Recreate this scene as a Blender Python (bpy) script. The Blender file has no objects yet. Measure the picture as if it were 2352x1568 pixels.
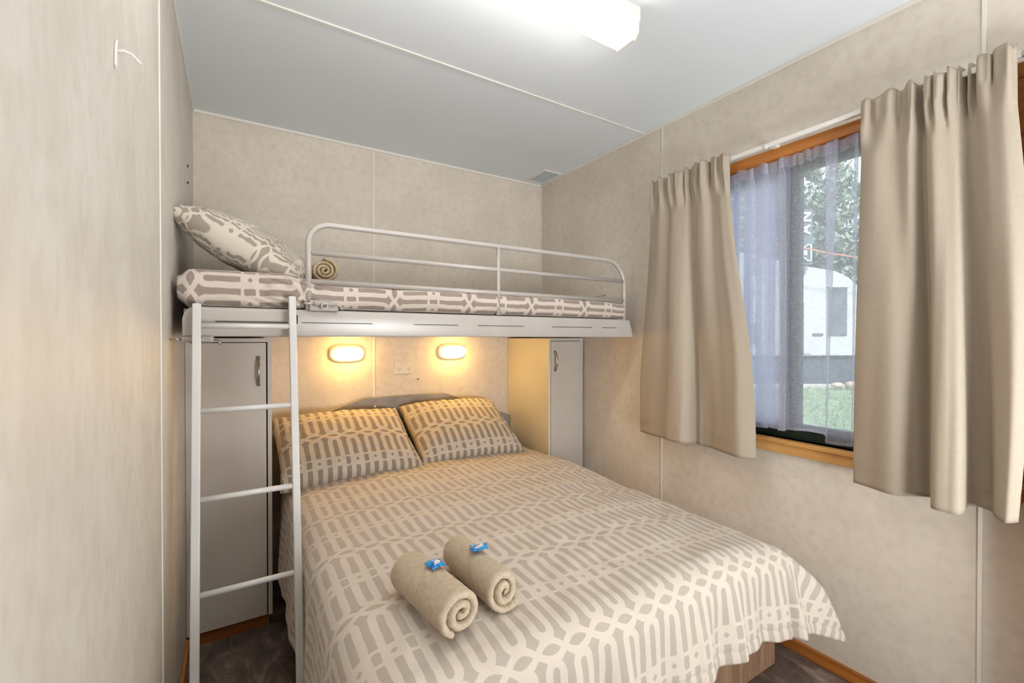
import bpy, bmesh, math, random
from mathutils import Vector, Matrix, noise
random.seed(7)
PI = math.pi
S = bpy.context.scene
C = S.collection

# ---------------------------------------------------------------- helpers
def link(o):
    C.objects.link(o); return o

def obj(name, bm, m=None, parent=None, smooth=False, bevel=0, solid=0, sub=0):
    me = bpy.data.meshes.new(name)
    bmesh.ops.recalc_face_normals(bm, faces=bm.faces[:])
    bm.to_mesh(me); bm.free()
    for p in me.polygons: p.use_smooth = smooth
    o = link(bpy.data.objects.new(name, me))
    if m is not None:
        for k in (m if isinstance(m, (list, tuple)) else [m]): me.materials.append(k)
    if parent is not None: o.parent = parent
    if solid:
        s = o.modifiers.new('solid', 'SOLIDIFY'); s.thickness = solid; s.offset = 0
    if bevel:
        b = o.modifiers.new('bevel', 'BEVEL'); b.width = bevel; b.segments = 3; b.limit_method = 'ANGLE'
        for p in me.polygons: p.use_smooth = True
        try: b.harden_normals = True
        except Exception: pass
    if sub:
        s = o.modifiers.new('sub', 'SUBSURF'); s.levels = sub; s.render_levels = sub
    return o

def tag(o, label, cat, group=None):
    o['label'] = label; o['category'] = cat
    if group: o['group'] = group
    return o

def empty(name, label, cat, loc=(0, 0, 0), group=None):
    o = link(bpy.data.objects.new(name, None)); o.empty_display_size = .05
    o.location = loc
    return tag(o, label, cat, group)

def struct(o):
    o['kind'] = 'structure'; return o

def box(bm, a, b, mi=0):
    x0, y0, z0 = a; x1, y1, z1 = b
    v = [bm.verts.new(p) for p in ((x0,y0,z0),(x1,y0,z0),(x1,y1,z0),(x0,y1,z0),(x0,y0,z1),(x1,y0,z1),(x1,y1,z1),(x0,y1,z1))]
    for f in ((0,3,2,1),(4,5,6,7),(0,1,5,4),(1,2,6,5),(2,3,7,6),(3,0,4,7)):
        bm.faces.new([v[i] for i in f]).material_index = mi
    return v

def bx(*ab):
    bm = bmesh.new()
    for a, b in ab: box(bm, a, b)
    return bm

def prism(bm, pts, axis, a, b, mi=0):
    """polygon pts (2D) extruded along axis from a to b"""
    def P(p, t):
        return {'x': (t, p[0], p[1]), 'y': (p[0], t, p[1]), 'z': (p[0], p[1], t)}[axis]
    A = [bm.verts.new(P(p, a)) for p in pts]; B = [bm.verts.new(P(p, b)) for p in pts]
    n = len(pts)
    fs = [bm.faces.new(A), bm.faces.new(B[::-1])]
    for i in range(n): fs.append(bm.faces.new((A[i], B[i], B[(i+1) % n], A[(i+1) % n])))
    for f in fs: f.material_index = mi

def tube(bm, pts, r, n=12, sx=1, sy=1, cap=True, sq=False):
    pts = [Vector(p) for p in pts]; rings = []
    up = None
    for i, p in enumerate(pts):
        if i == 0: d = pts[1]-p
        elif i == len(pts)-1: d = p-pts[-2]
        else: d = (pts[i+1]-p).normalized()+(p-pts[i-1]).normalized()
        d.normalize()
        if up is None:
            up = Vector((0, 0, 1)) if abs(d.z) < .9 else Vector((0, 1, 0))
        side = d.cross(up).normalized(); up = side.cross(d).normalized()
        rr = r[i] if isinstance(r, (list, tuple)) else r
        ring = []
        for k in range(n):
            t = 2*PI*k/n
            c, s = math.cos(t), math.sin(t)
            if sq:
                e = .35
                c = math.copysign(abs(c)**e, c); s = math.copysign(abs(s)**e, s)
            ring.append(bm.verts.new(p+side*(c*rr*sx)+up*(s*rr*sy)))
        rings.append(ring)
    for a, b in zip(rings, rings[1:]):
        for k in range(n): bm.faces.new((a[k], a[(k+1) % n], b[(k+1) % n], b[k]))
    if cap:
        bm.faces.new(rings[0][::-1]); bm.faces.new(rings[-1])

def grid(bm, nu, nv, f, uv=None, close_u=False, mi=0):
    V = [[bm.verts.new(f(i, j)) for j in range(nv)] for i in range(nu)]
    L = bm.loops.layers.uv.verify() if uv else None
    for i in range(nu if close_u else nu-1):
        for j in range(nv-1):
            i2 = (i+1) % nu
            F = bm.faces.new((V[i][j], V[i2][j], V[i2][j+1], V[i][j+1])); F.material_index = mi
            if uv:
                for lp, (a, b) in zip(F.loops, ((i, j), (i+1, j), (i+1, j+1), (i, j+1))): lp[L].uv = uv(a, b)
    return V

def sm(t):
    t = max(0., min(1., t)); return t*t*(3-2*t)
def lerp(a, b, t): return a+(b-a)*t
def nz(x, y, z=0): return noise.noise(Vector((x, y, z)))
def arc(cx, cz, r, a0, a1, n, y):
    return [(cx+r*math.cos(lerp(a0, a1, i/n)), y, cz+r*math.sin(lerp(a0, a1, i/n))) for i in range(n+1)]

# ---------------------------------------------------------------- materials
def lin(c):
    return tuple(((v/255)/12.92 if v/255 <= .04045 else ((v/255+.055)/1.055)**2.4) for v in c)+(1,)

def base_mat(name, rough=.5, metal=0, spec=.5):
    m = bpy.data.materials.new(name); m.use_nodes = True
    b = m.node_tree.nodes['Principled BSDF']
    b.inputs['Roughness'].default_value = rough; b.inputs['Metallic'].default_value = metal
    b.inputs['Specular IOR Level'].default_value = spec
    return m, m.node_tree, b

def N(nt, t, **kw):
    n = nt.nodes.new(t)
    for k, v in kw.items():
        if k.startswith('i_'):
            n.inputs[k[2:].replace('_', ' ')].default_value = v
        else: setattr(n, k, v)
    return n

def noisy(name, c1, c2, scale=8, rough=.6, metal=0, spec=.4, stretch=(1, 1, 1), bump=.0, bscale=60, detail=5, c3=None, scale2=40, amt2=.4, dist=.002, coord='Object', cen=(.35, .65)):
    m, nt, b = base_mat(name, rough, metal, spec)
    tc = N(nt, 'ShaderNodeTexCoord'); mp = N(nt, 'ShaderNodeMapping'); mp.inputs['Scale'].default_value = stretch
    nt.links.new(tc.outputs[coord], mp.inputs[0])
    n1 = N(nt, 'ShaderNodeTexNoise', i_Scale=scale, i_Detail=detail); nt.links.new(mp.outputs[0], n1.inputs['Vector'])
    r = N(nt, 'ShaderNodeValToRGB'); r.color_ramp.elements[0].position, r.color_ramp.elements[1].position = cen
    r.color_ramp.elements[0].color = lin(c1); r.color_ramp.elements[1].color = lin(c2)
    nt.links.new(n1.outputs['Fac'], r.inputs[0]); out = r.outputs[0]
    if c3:
        n2 = N(nt, 'ShaderNodeTexNoise', i_Scale=scale2, i_Detail=4); nt.links.new(mp.outputs[0], n2.inputs['Vector'])
        r2 = N(nt, 'ShaderNodeMapRange'); r2.inputs[1].default_value = .45; r2.inputs[2].default_value = .7; r2.inputs[4].default_value = amt2
        nt.links.new(n2.outputs['Fac'], r2.inputs[0])
        mx = N(nt, 'ShaderNodeMixRGB'); mx.inputs[2].default_value = lin(c3)
        nt.links.new(r2.outputs[0], mx.inputs[0]); nt.links.new(out, mx.inputs[1]); out = mx.outputs[0]
    nt.links.new(out, b.inputs['Base Color'])
    if bump:
        n3 = N(nt, 'ShaderNodeTexNoise', i_Scale=bscale, i_Detail=3); nt.links.new(mp.outputs[0], n3.inputs['Vector'])
        bp = N(nt, 'ShaderNodeBump', i_Strength=bump, i_Distance=dist); nt.links.new(n3.outputs['Fac'], bp.inputs['Height'])
        nt.links.new(bp.outputs[0], b.inputs['Normal'])
    return m

def wood(name, dark, light, axis=0, rough=.45, scale=18):
    st = [9, 9, 9]; st[axis] = .8
    return noisy(name, dark, light, scale=scale*.25, stretch=st, rough=rough, bump=.15, bscale=20, c3=dark, scale2=scale*.5, amt2=.5, spec=.35)

def emit(name, col, strength):
    m = bpy.data.materials.new(name); m.use_nodes = True; nt = m.node_tree; nt.nodes.clear()
    o = N(nt, 'ShaderNodeOutputMaterial'); e = N(nt, 'ShaderNodeEmission'); e.inputs[0].default_value = (*col, 1); e.inputs[1].default_value = strength
    nt.links.new(e.outputs[0], o.inputs[0]); return m

class Ex:
    """tiny maths-node expressions"""
    def __init__(s, nt, so): s.nt = nt; s.s = so
    def op(s, o, *a):
        n = N(s.nt, 'ShaderNodeMath', operation=o)
        for i, v in enumerate((s,)+a):
            if isinstance(v, Ex): s.nt.links.new(v.s, n.inputs[i])
            else: n.inputs[i].default_value = v
        return Ex(s.nt, n.outputs[0])
    def __add__(s, o): return s.op('ADD', o)
    def __sub__(s, o): return s.op('SUBTRACT', o)
    def __mul__(s, o): return s.op('MULTIPLY', o)
    def abs(s): return s.op('ABSOLUTE')
    def max(s, o): return s.op('MAXIMUM', o)
    def min(s, o): return s.op('MINIMUM', o)
    def sqrt(s): return s.op('SQRT')
    def cos(s): return s.op('COSINE')
    def neg(s): return s.op('MULTIPLY', -1.)

def trellis(name, P=.075, A=.32, light=(209, 197, 184), dark=(180, 169, 157), wf=1.08):
    """interlaced long-loop print; UV is in metres, u runs along the loops, v across"""
    m, nt, b = base_mat(name, .85, 0, .15)
    b.inputs['Sheen Weight'].default_value = .15
    tc = N(nt, 'ShaderNodeTexCoord')
    nn = N(nt, 'ShaderNodeTexNoise', i_Scale=30., i_Detail=2); nt.links.new(tc.outputs['UV'], nn.inputs['Vector'])
    sx = N(nt, 'ShaderNodeSeparateXYZ'); nt.links.new(tc.outputs['UV'], sx.inputs[0])
    wob = (Ex(nt, nn.outputs['Fac'])-.5)*.006
    a0 = Ex(nt, sx.outputs[0])+wob; b0 = Ex(nt, sx.outputs[1])+wob
    a = (a0-((a0*(1/A)).op('ROUND')*A)).abs()
    q = (b0-((b0*(1/P)).op('ROUND')*P)).abs()
    w = .115*P*wf
    hl = A/2-.024-.25*P
    t = (a-hl).max(0.)
    d1 = ((t*t+q*q).sqrt()-.25*P).abs()-w
    qh = (q-P/2).abs()
    midb = a-.026
    dia = ((a+q)-.0085).neg()
    hexa = ((a-.017).max((a+qh*.8)-.0215)).max(qh-.145*P).neg()
    d2 = midb.max(dia).max(hexa)
    s = (a-A/2).abs()
    d3 = (s-(q*(PI/P)).cos().abs()*.0185).abs()-w*.9
    d = d1.min(d2).min(d3)
    mr = N(nt, 'ShaderNodeMapRange'); nt.links.new(d.s, mr.inputs[0])
    mr.inputs[1].default_value = -.0008; mr.inputs[2].default_value = .0008; mr.inputs[3].default_value = 0; mr.inputs[4].default_value = 1
    mx = N(nt, 'ShaderNodeMixRGB'); mx.inputs[1].default_value = lin(light); mx.inputs[2].default_value = lin(dark)
    nt.links.new(mr.outputs[0], mx.inputs[0]); nt.links.new(mx.outputs[0], b.inputs['Base Color'])
    n3 = N(nt, 'ShaderNodeTexNoise', i_Scale=9., i_Detail=3); nt.links.new(tc.outputs['UV'], n3.inputs['Vector'])
    bp = N(nt, 'ShaderNodeBump', i_Strength=.35, i_Distance=.012); nt.links.new(n3.outputs['Fac'], bp.inputs['Height'])
    nt.links.new(bp.outputs[0], b.inputs['Normal'])
    return m

M = {}
M['wall'] = noisy('beige_panel', (214, 203, 189), (223, 213, 201), scale=4, rough=.55, bump=.12, bscale=90, c3=(204, 193, 178), scale2=30, amt2=.55, dist=.001, spec=.3)
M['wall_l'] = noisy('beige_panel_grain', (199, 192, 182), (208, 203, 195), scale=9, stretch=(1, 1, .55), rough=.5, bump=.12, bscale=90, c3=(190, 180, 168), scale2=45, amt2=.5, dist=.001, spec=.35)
M['ceil'] = noisy('ceiling_white', (222, 228, 232), (226, 231, 235), scale=2, rough=.6, spec=.3)
M['trim'] = noisy('white_strip', (226, 222, 212), (232, 228, 220), scale=5, rough=.4)
M['metal'] = noisy('grey_painted_metal', (180, 173, 167), (187, 180, 174), scale=6, rough=.28, spec=.55)
M['lad'] = noisy('white_painted_metal', (203, 201, 198), (210, 208, 205), scale=6, rough=.3, spec=.5)
M['lam'] = noisy('light_grey_laminate', (195, 187, 178), (203, 195, 186), scale=3, rough=.38, spec=.45)
M['lamside'] = noisy('cream_laminate', (216, 208, 188), (222, 214, 196), scale=3, rough=.4)
M['slot'] = noisy('dark_slot', (28, 26, 25), (38, 35, 33), scale=9, rough=.8)
M['chrome'] = noisy('brushed_nickel', (170, 165, 160), (190, 186, 180), scale=30, rough=.25, metal=1)
M['orange'] = wood('honey_pine', (158, 92, 36), (196, 126, 58), axis=1)
M['orangex'] = wood('honey_pine_kick', (132, 76, 32), (160, 98, 46), axis=0)
M['pinez'] = wood('honey_pine_upright', (170, 104, 42), (204, 138, 68), axis=2)
M['sillw'] = wood('pale_pine', (204, 148, 82), (226, 176, 112), axis=1)
M['oak'] = wood('light_oak_laminate', (138, 108, 84), (172, 140, 112), axis=2, scale=30, rough=.5)
M['slate'] = noisy('slate_headboard', (138, 133, 131), (162, 157, 154), scale=7, rough=.5, c3=(160, 154, 150), scale2=16, amt2=.5)
M['print'] = trellis('trellis_quilt_print')
M['print_p'] = trellis('trellis_pillow_print', P=.084, light=(206, 194, 178), dark=(152, 140, 128))
M['print_b'] = trellis('trellis_bunk_print', P=.069, light=(203, 190, 180), dark=(148, 134, 125))
M['print_c'] = trellis('trellis_bunk_pillow_print', P=.046, A=.24, light=(206, 196, 182), dark=(154, 144, 134))
M['sheet'] = noisy('grey_sheet', (126, 117, 112), (140, 131, 125), scale=20, rough=.9, spec=.1)
M['dark'] = noisy('dark_underside', (52, 48, 46), (62, 58, 55), scale=8, rough=.8)
M['terry'] = noisy('terry_cloth', (198, 180, 156), (210, 194, 172), scale=90, rough=.95, spec=.05, bump=.9, bscale=420, c3=(184, 164, 138), scale2=220, amt2=.5, dist=.003)
M['terry2'] = noisy('terry_cloth_tan', (176, 156, 124), (194, 176, 146), scale=90, rough=.95, spec=.05, bump=.9, bscale=420, dist=.003)
M['plastic'] = noisy('white_plastic', (228, 224, 216), (233, 229, 222), scale=5, rough=.35)
M['socket'] = noisy('cream_plastic', (224, 213, 198), (228, 218, 204), scale=5, rough=.35)
M['alu'] = noisy('dark_grey_aluminium', (62, 66, 70), (72, 76, 80), scale=8, rough=.4)
M['green'] = noisy('dark_green_channel', (16, 34, 24), (22, 42, 30), scale=8, rough=.45)
M['grid'] = noisy('vent_grille', (170, 182, 184), (180, 190, 192), scale=8, rough=.5)
M['tube'] = emit('fluorescent_diffuser', (1, .96, .90), 14.)
M['glow'] = emit('bulkhead_diffuser', (1, .60, .15), 42.)

def curtain_mat():
    m, nt, b = base_mat('linen_curtain', .9, 0, .1)
    tc = N(nt, 'ShaderNodeTexCoord')
    out = None
    for st in ((1, 2, 60), (1, 60, 2)):
        mp = N(nt, 'ShaderNodeMapping'); mp.inputs['Scale'].default_value = st
        nt.links.new(tc.outputs['UV' if 0 else 'Object'], mp.inputs[0])
        n = N(nt, 'ShaderNodeTexNoise', i_Scale=18., i_Detail=3); nt.links.new(mp.outputs[0], n.inputs['Vector'])
        out = Ex(nt, n.outputs['Fac']) if out is None else out+Ex(nt, n.outputs['Fac'])
    r = N(nt, 'ShaderNodeMapRange'); r.inputs[1].default_value = .8; r.inputs[2].default_value = 1.2
    nt.links.new(out.s, r.inputs[0])
    mx = N(nt, 'ShaderNodeMixRGB'); mx.inputs[1].default_value = lin((182, 168, 150)); mx.inputs[2].default_value = lin((190, 177, 160))
    nt.links.new(r.outputs[0], mx.inputs[0]); nt.links.new(mx.outputs[0], b.inputs['Base Color'])
    tr = N(nt, 'ShaderNodeBsdfTranslucent'); nt.links.new(mx.outputs[0], tr.inputs[0])
    ms = N(nt, 'ShaderNodeMixShader'); ms.inputs[0].default_value = .12
    nt.links.new(b.outputs[0], ms.inputs[1]); nt.links.new(tr.outputs[0], ms.inputs[2])
    nt.links.new(ms.outputs[0], nt.nodes['Material Output'].inputs[0])
    return m
M['curtain'] = curtain_mat()

def sheer_mat(name='white_voile', a0=.36, a1=.68, tl=.7):
    m = bpy.data.materials.new(name); m.use_nodes = True; nt = m.node_tree; nt.nodes.clear()
    o = N(nt, 'ShaderNodeOutputMaterial')
    tc = N(nt, 'ShaderNodeTexCoord')
    n = N(nt, 'ShaderNodeTexNoise', i_Scale=330., i_Detail=2); nt.links.new(tc.outputs['Object'], n.inputs['Vector'])
    r = N(nt, 'ShaderNodeMapRange'); r.inputs[1].default_value = .42; r.inputs[2].default_value = .66; r.inputs[3].default_value = a0; r.inputs[4].default_value = a1
    nt.links.new(n.outputs['Fac'], r.inputs[0])
    d = N(nt, 'ShaderNodeBsdfDiffuse'); d.inputs[0].default_value = lin((240, 238, 250))
    t = N(nt, 'ShaderNodeBsdfTranslucent'); t.inputs[0].default_value = lin((240, 240, 252))
    a = N(nt, 'ShaderNodeMixShader'); a.inputs[0].default_value = tl
    nt.links.new(d.outputs[0], a.inputs[1]); nt.links.new(t.outputs[0], a.inputs[2])
    tp = N(nt, 'ShaderNodeBsdfTransparent')
    ms = N(nt, 'ShaderNodeMixShader'); nt.links.new(r.outputs[0], ms.inputs[0]); nt.links.new(tp.outputs[0], ms.inputs[1]); nt.links.new(a.outputs[0], ms.inputs[2])
    nt.links.new(ms.outputs[0], o.inputs[0]); return m
M['sheer'] = sheer_mat()
M['sheer2'] = sheer_mat('white_voile_bunched', .55, .85, .88)

def glass_mat():
    m = bpy.data.materials.new('window_glass'); m.use_nodes = True; nt = m.node_tree; nt.nodes.clear()
    o = N(nt, 'ShaderNodeOutputMaterial'); tp = N(nt, 'ShaderNodeBsdfTransparent'); g = N(nt, 'ShaderNodeBsdfGlossy'); g.inputs['Roughness'].default_value = .03
    tp.inputs[0].default_value = (.96, .98, .98, 1)
    fr = N(nt, 'ShaderNodeFresnel'); fr.inputs[0].default_value = 1.45
    ms = N(nt, 'ShaderNodeMixShader'); nt.links.new(fr.outputs[0], ms.inputs[0]); nt.links.new(tp.outputs[0], ms.inputs[1]); nt.links.new(g.outputs[0], ms.inputs[2])
    nt.links.new(ms.outputs[0], o.inputs[0]); return m
M['glass'] = glass_mat()

def floor_mat():
    m, nt, b = base_mat('slate_vinyl_tiles', .42, 0, .4)
    tc = N(nt, 'ShaderNodeTexCoord')
    mp = N(nt, 'ShaderNodeMapping'); mp.inputs['Scale'].default_value = (1, .55, 1); mp.inputs['Rotation'].default_value = (0, 0, .9)
    nt.links.new(tc.outputs['Object'], mp.inputs[0])
    n1 = N(nt, 'ShaderNodeTexNoise', i_Scale=11., i_Detail=9, i_Roughness=.62, i_Distortion=.7); nt.links.new(mp.outputs[0], n1.inputs['Vector'])
    r = N(nt, 'ShaderNodeValToRGB'); e = r.color_ramp.elements
    e[0].position = .32; e[0].color = lin((78, 66, 60)); e[1].position = .7; e[1].color = lin((168, 152, 144))
    k = e.new(.52); k.color = lin((110, 95, 87))
    nt.links.new(n1.outputs['Fac'], r.inputs[0])
    sx = N(nt, 'ShaderNodeSeparateXYZ'); nt.links.new(tc.outputs['Object'], sx.inputs[0])
    T = .30
    def g(so, off):
        a = Ex(nt, so)+(-off); return (a-((a*(1/T)).op('ROUND')*T)).abs()
    d = g(sx.outputs[0], -.015).min(g(sx.outputs[1], .26))
    mr = N(nt, 'ShaderNodeMapRange'); mr.inputs[1].default_value = .0012; mr.inputs[2].default_value = .0026
    nt.links.new(d.s, mr.inputs[0])
    mx = N(nt, 'ShaderNodeMixRGB'); mx.inputs[1].default_value = lin((118, 104, 86)); nt.links.new(mr.outputs[0], mx.inputs[0]); nt.links.new(r.outputs[0], mx.inputs[2])
    nt.links.new(mx.outputs[0], b.inputs['Base Color'])
    bp = N(nt, 'ShaderNodeBump', i_Strength=.4, i_Distance=.004); nt.links.new(n1.outputs['Fac'], bp.inputs['Height']); nt.links.new(bp.outputs[0], b.inputs['Normal'])
    return m
M['floor'] = floor_mat()

# ---------------------------------------------------------------- room shell
XL, XR, YB, YF, ZC = -.167, 1.906, 2.67, -1.5, 2.363
T = .10
WY0, WY1, WZ0, WZ1 = .36, 1.34, .84, 1.985     # window opening in the right wall
struct(obj('floor', bx(((XL-T, YF-T, -.1), (XR+T, YB+T, 0))), M['floor']))
struct(obj('ceiling', bx(((XL-T, YF-T, ZC), (XR+T, YB+T, ZC+.08))), M['ceil']))
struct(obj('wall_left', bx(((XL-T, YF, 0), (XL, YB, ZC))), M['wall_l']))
struct(obj('wall_back', bx(((XL-T, YB, 0), (XR+T, YB+T, ZC))), M['wall']))
struct(obj('wall_front', bx(((XL-T, YF-T, 0), (XR+T, YF, ZC))), M['wall']))
struct(obj('wall_right', bx(((XR, YF, 0), (XR+T, YB, WZ0)), ((XR, YF, WZ1), (XR+T, YB, ZC)), ((XR, YF, WZ0), (XR+T, WY0, WZ1)), ((XR, WY1, WZ0), (XR+T, YB, WZ1))), M['wall']))
k = 0
def trim(*ab, m='trim', bev=.001):
    global k
    k += 1
    return struct(obj('trim_%d' % k, bx(*ab), M[m], bevel=bev))
c = .008
trim(((XL, YB-c, ZC-.014), (XR, YB, ZC)))
trim(((XR-c, YF, ZC-.014), (XR, YB-c, ZC)))
trim(((XL, YF, ZC-.012), (XL+.006, YB-c, ZC)))
trim(((XL+.006, 1.69, ZC-.004), (XR-c, 1.702, ZC)))                       # ceiling joint
trim(((.694, YB-.003, 0), (.704, YB, ZC-.014)))                            # back wall joint
trim(((XR-.005, YB-.009, 0), (XR, YB-.001, ZC-.014)))                      # corner strip
trim(((XR-.003, 1.575, 0), (XR, 1.583, ZC-.014)))                          # right wall joints
trim(((XR-.004, .392, 0), (XR, .402, ZC-.014)))
trim(((XL, 1.50, 0), (XL+.003, 1.512, ZC-.012)))                           # left wall joint
trim(((1.826, .245, 0), (XR, .284, 2.06)), m='pinez', bev=.003)            # upright board by the curtain
struct(obj('baseboard_left', bx(((XL, YF, 0), (XL+.012, 2.19, .05))), M['orange'], bevel=.003))
struct(obj('baseboard_right', bx(((XR-.014, YF, 0), (XR, 2.19, .048))), M['orange'], bevel=.004))

# ---------------------------------------------------------------- window
def wchild(name, bm, m, parent, **kw): return obj(name, bm, M[m], parent, **kw)
w = link(bpy.data.objects.new('window_1', None)); w.location = (0, 0, 0); struct(w)
xa = XR-.018
wchild('architrave', bx(((xa, WY0-.05, WZ1), (XR, WY1+.05, WZ1+.045)), ((xa, WY0-.05, WZ0), (XR, WY0, WZ1)), ((xa, WY1, WZ0), (XR, WY1+.05, WZ1))), 'orange', w, bevel=.004)
wchild('apron', bx(((xa, WY0-.05, WZ0-.058), (XR, WY1+.05, WZ0-.018))), 'sillw', w, bevel=.004)
wchild('sill', bx(((XR-.03, WY0-.055, WZ0-.018), (XR+.04, WY1+.055, WZ0))), 'sillw', w, bevel=.004)
wchild('reveal', bx(((XR, WY0, WZ1-.012), (XR+T, WY1, WZ1)), ((XR, WY0, WZ0+.04), (XR+T, WY0+.012, WZ1-.012)), ((XR, WY1-.012, WZ0+.04), (XR+T, WY1, WZ1-.012))), 'orange', w)
x0, x1 = XR+.035, XR+.075
wchild('bottom_channel', bx(((XR+.025, WY0+.012, WZ0), (x1, WY1-.012, WZ0+.035))), 'green', w, bevel=.003)
fr = wchild('frame', bx(((x0, WY0+.012, WZ1-.06), (x1, WY1-.012, WZ1-.012)), ((x0, WY0+.012, WZ0+.035), (x1, WY0+.05, WZ1-.06)), ((x0, WY1-.05, WZ0+.035), (x1, WY1-.012, WZ1-.06)), ((x0, WY0+.05, WZ0+.035), (x1, WY1-.05, WZ0+.06))), 'alu', w, bevel=.003)
wchild('mullion', bx(((x0-.006, .922, WZ0+.05), (x1-.01, .972, WZ1-.05))), 'alu', w, bevel=.003)
wchild('pane', bx(((x0+.02, WY0+.045, WZ0+.05), (x0+.024, .925, WZ1-.055))), 'glass', w)
wchild('pane', bx(((x0+.026, .965, WZ0+.05), (x0+.030, WY1-.045, WZ1-.055))), 'glass', w)

# ---------------------------------------------------------------- curtains
def crom(p, t):
    n = len(p)-1; f = t*n; i = min(int(f), n-1); u = f-i
    a, b, c, d = p[max(i-1, 0)], p[i], p[i+1], p[min(i+2, n)]
    return tuple(.5*((2*b[k])+(-a[k]+c[k])*u+(2*a[k]-5*b[k]+4*c[k]-d[k])*u*u+(-a[k]+3*b[k]-3*c[k]+d[k])*u**3) for k in range(len(b)))

def curtain(name, keys, label, seed, hem, gath, nu=220, nv=90):
    """keys: (y_bottom, x_bottom, y_top, x_top)"""
    bm = bmesh.new()
    zt = 2.052
    def f(i, j):
        s = i/(nu-1); v = j/(nv-1)
        yb, xb, yt, xt = crom(keys, s)
        zb = hem+.006*nz(s*4, seed)
        t = sm(v**1.15)
        y = lerp(yb, yt, t); x = lerp(xb, xt, t)
        z = lerp(zb, zt, v)
        g = sm((z-1.85)/.12)
        x += -.013*g*math.sin(s*gath+1.3*math.sin(s*9+seed))*(1-.5*sm((z-2.03)/.02))
        y += .004*g*math.cos(s*gath*1.1+seed)
        if z > 1.97: x += .004*math.sin(s*gath*2.3+seed)
        z += .007*v**14*math.sin(s*gath+.7)+.006*v**10*nz(s*9, seed+4)
        x += .010*nz(s*5, v*2.2, seed)*(1-g)+.004*nz(s*16, v*3, seed)*(1-g)
        if s > .8 and seed > 5: y -= .022*math.sin(PI*min(1, v*1.15))*sm((s-.8)/.2)
        x -= .003*math.exp(-((v-.055)/.006)**2)
        x = min(x, 1.872)
        return (x, y, z)
    grid(bm, nu, nv, f)
    o = obj(name, bm, M['curtain'], smooth=True, solid=.0022)
    return tag(o, label, 'curtain', 'beige curtains on the window rail')

kl = [(1.66, 1.835, 1.58, 1.825), (1.56, 1.81, 1.525, 1.812), (1.465, 1.80, 1.47, 1.82), (1.44, 1.775, 1.43, 1.806), (1.36, 1.775, 1.375, 1.815), (1.33, 1.845, 1.345, 1.835), (1.30, 1.835, 1.32, 1.82), (1.25, 1.825, 1.28, 1.805), (1.165, 1.80, 1.24, 1.822), (1.08, 1.775, 1.19, 1.808), (1.02, 1.80, 1.155, 1.818)]
kr = [(.688, 1.82, .672, 1.825), (.633, 1.80, .625, 1.81), (.561, 1.775, .575, 1.825), (.521, 1.81, .54, 1.80), (.492, 1.845, .515, 1.835), (.478, 1.80, .497, 1.806), (.462, 1.742, .478, 1.80), (.429, 1.732, .455, 1.806), (.402, 1.750, .437, 1.815), (.410, 1.84, .428, 1.842), (.389, 1.862, .412, 1.85), (.365, 1.855, .395, 1.83), (.345, 1.81, .37, 1.80), (.322, 1.775, .338, 1.795), (.303, 1.80, .312, 1.81)]
curtain('curtain', kl, 'beige pleated curtain gathered at the left side of the window', 2.1, .756, 62)
curtain('curtain', kr, 'beige curtain with deep folds at the right side of the window', 7.7, .752, 62)

rail = empty('curtain_rail', 'white flat curtain rail fixed above the wood window frame', 'curtain rail', (1.85, .95, 2.03))
rail.location = (0, 0, 0)
obj('track', bx(((1.838, .290, 2.024), (1.852, 1.60, 2.042))), M['plastic'], rail, bevel=.003)
for y in (.34, .99, 1.56):
    obj('bracket', bx(((1.85, y-.012, 2.026), (XR+.0, y+.012, 2.04))), M['plastic'], rail, bevel=.002)
obj('glider', bx(((1.832, 1.0, 2.018), (1.84, 1.008, 2.032))), M['plastic'], rail)
obj('end_cap', bx(((1.832, .288, 2.018), (1.856, .306, 2.048))), M['plastic'], rail, bevel=.003)

# sheer curtain: gathered on a wire, thicker folds on the far half
bm = bmesh.new()
ns, nvv = 420, 50
ky = [(1.36, 0), (1.18, .20), (1.105, .42), (1.08, .47), (1.03, .60), (.97, .86), (.945, .955), (.93, .97), (.80, .985), (.79, 1.0), (.775, 1.02), (.735, 1.05), (.72, 1.07), (.60, 1.15), (.44, 1.4), (.37, 1.6)]
def sheer_f(i, j):
    s = i/(ns-1); v = j/(nvv-1)
    y = lerp(1.365, .372, s)
    dense = sm((y-.935)/.02)
    zb = lerp(.885, .874, dense) - .028*sm((.83-y)/.03)*sm((y-.66)/.05) + .003*math.sin(s*40)
    zt = 1.982+.005*math.sin(s*170)+.004*nz(s*30, 2)
    z = lerp(zb, zt, v)
    g = sm((z-1.90)/.06)
    x = 1.896
    # overlapping pleats: folds pushed past each other in y
    amp = lerp(.0025, .030, dense)
    x += .004*math.sin(s*95+1.5*math.sin(s*11))*dense
    y += amp*math.sin(s*95+.6*math.sin(v*3+s*9))*(1-.3*g)
    if dense < .5:
        for s0, A_, sg_ in ((.575, .040+.045*v, .022), (.655, .020+.010*v, .010)):
            q_ = (s-s0+.012*(1-v))/sg_
            y += A_*q_*math.exp(-q_*q_); x += .006*math.exp(-q_*q_)*(1 if q_ > 0 else -1)*min(1, abs(q_))
    x += .003*g*math.sin(s*240)
    return (x, y-(1-v)*.0, z)
grid(bm, ns, nvv, sheer_f)
def back_f(i, j):
    s = i/219*.425; v = j/29
    y = lerp(1.365, .943, i/219)+.026*math.sin(s*118+2+.5*math.sin(v*4))
    return (1.906+.003*math.sin(s*118), y, lerp(.886, 1.978+.004*math.sin(s*190), v))
grid(bm, 220, 30, back_f, mi=1)
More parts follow.
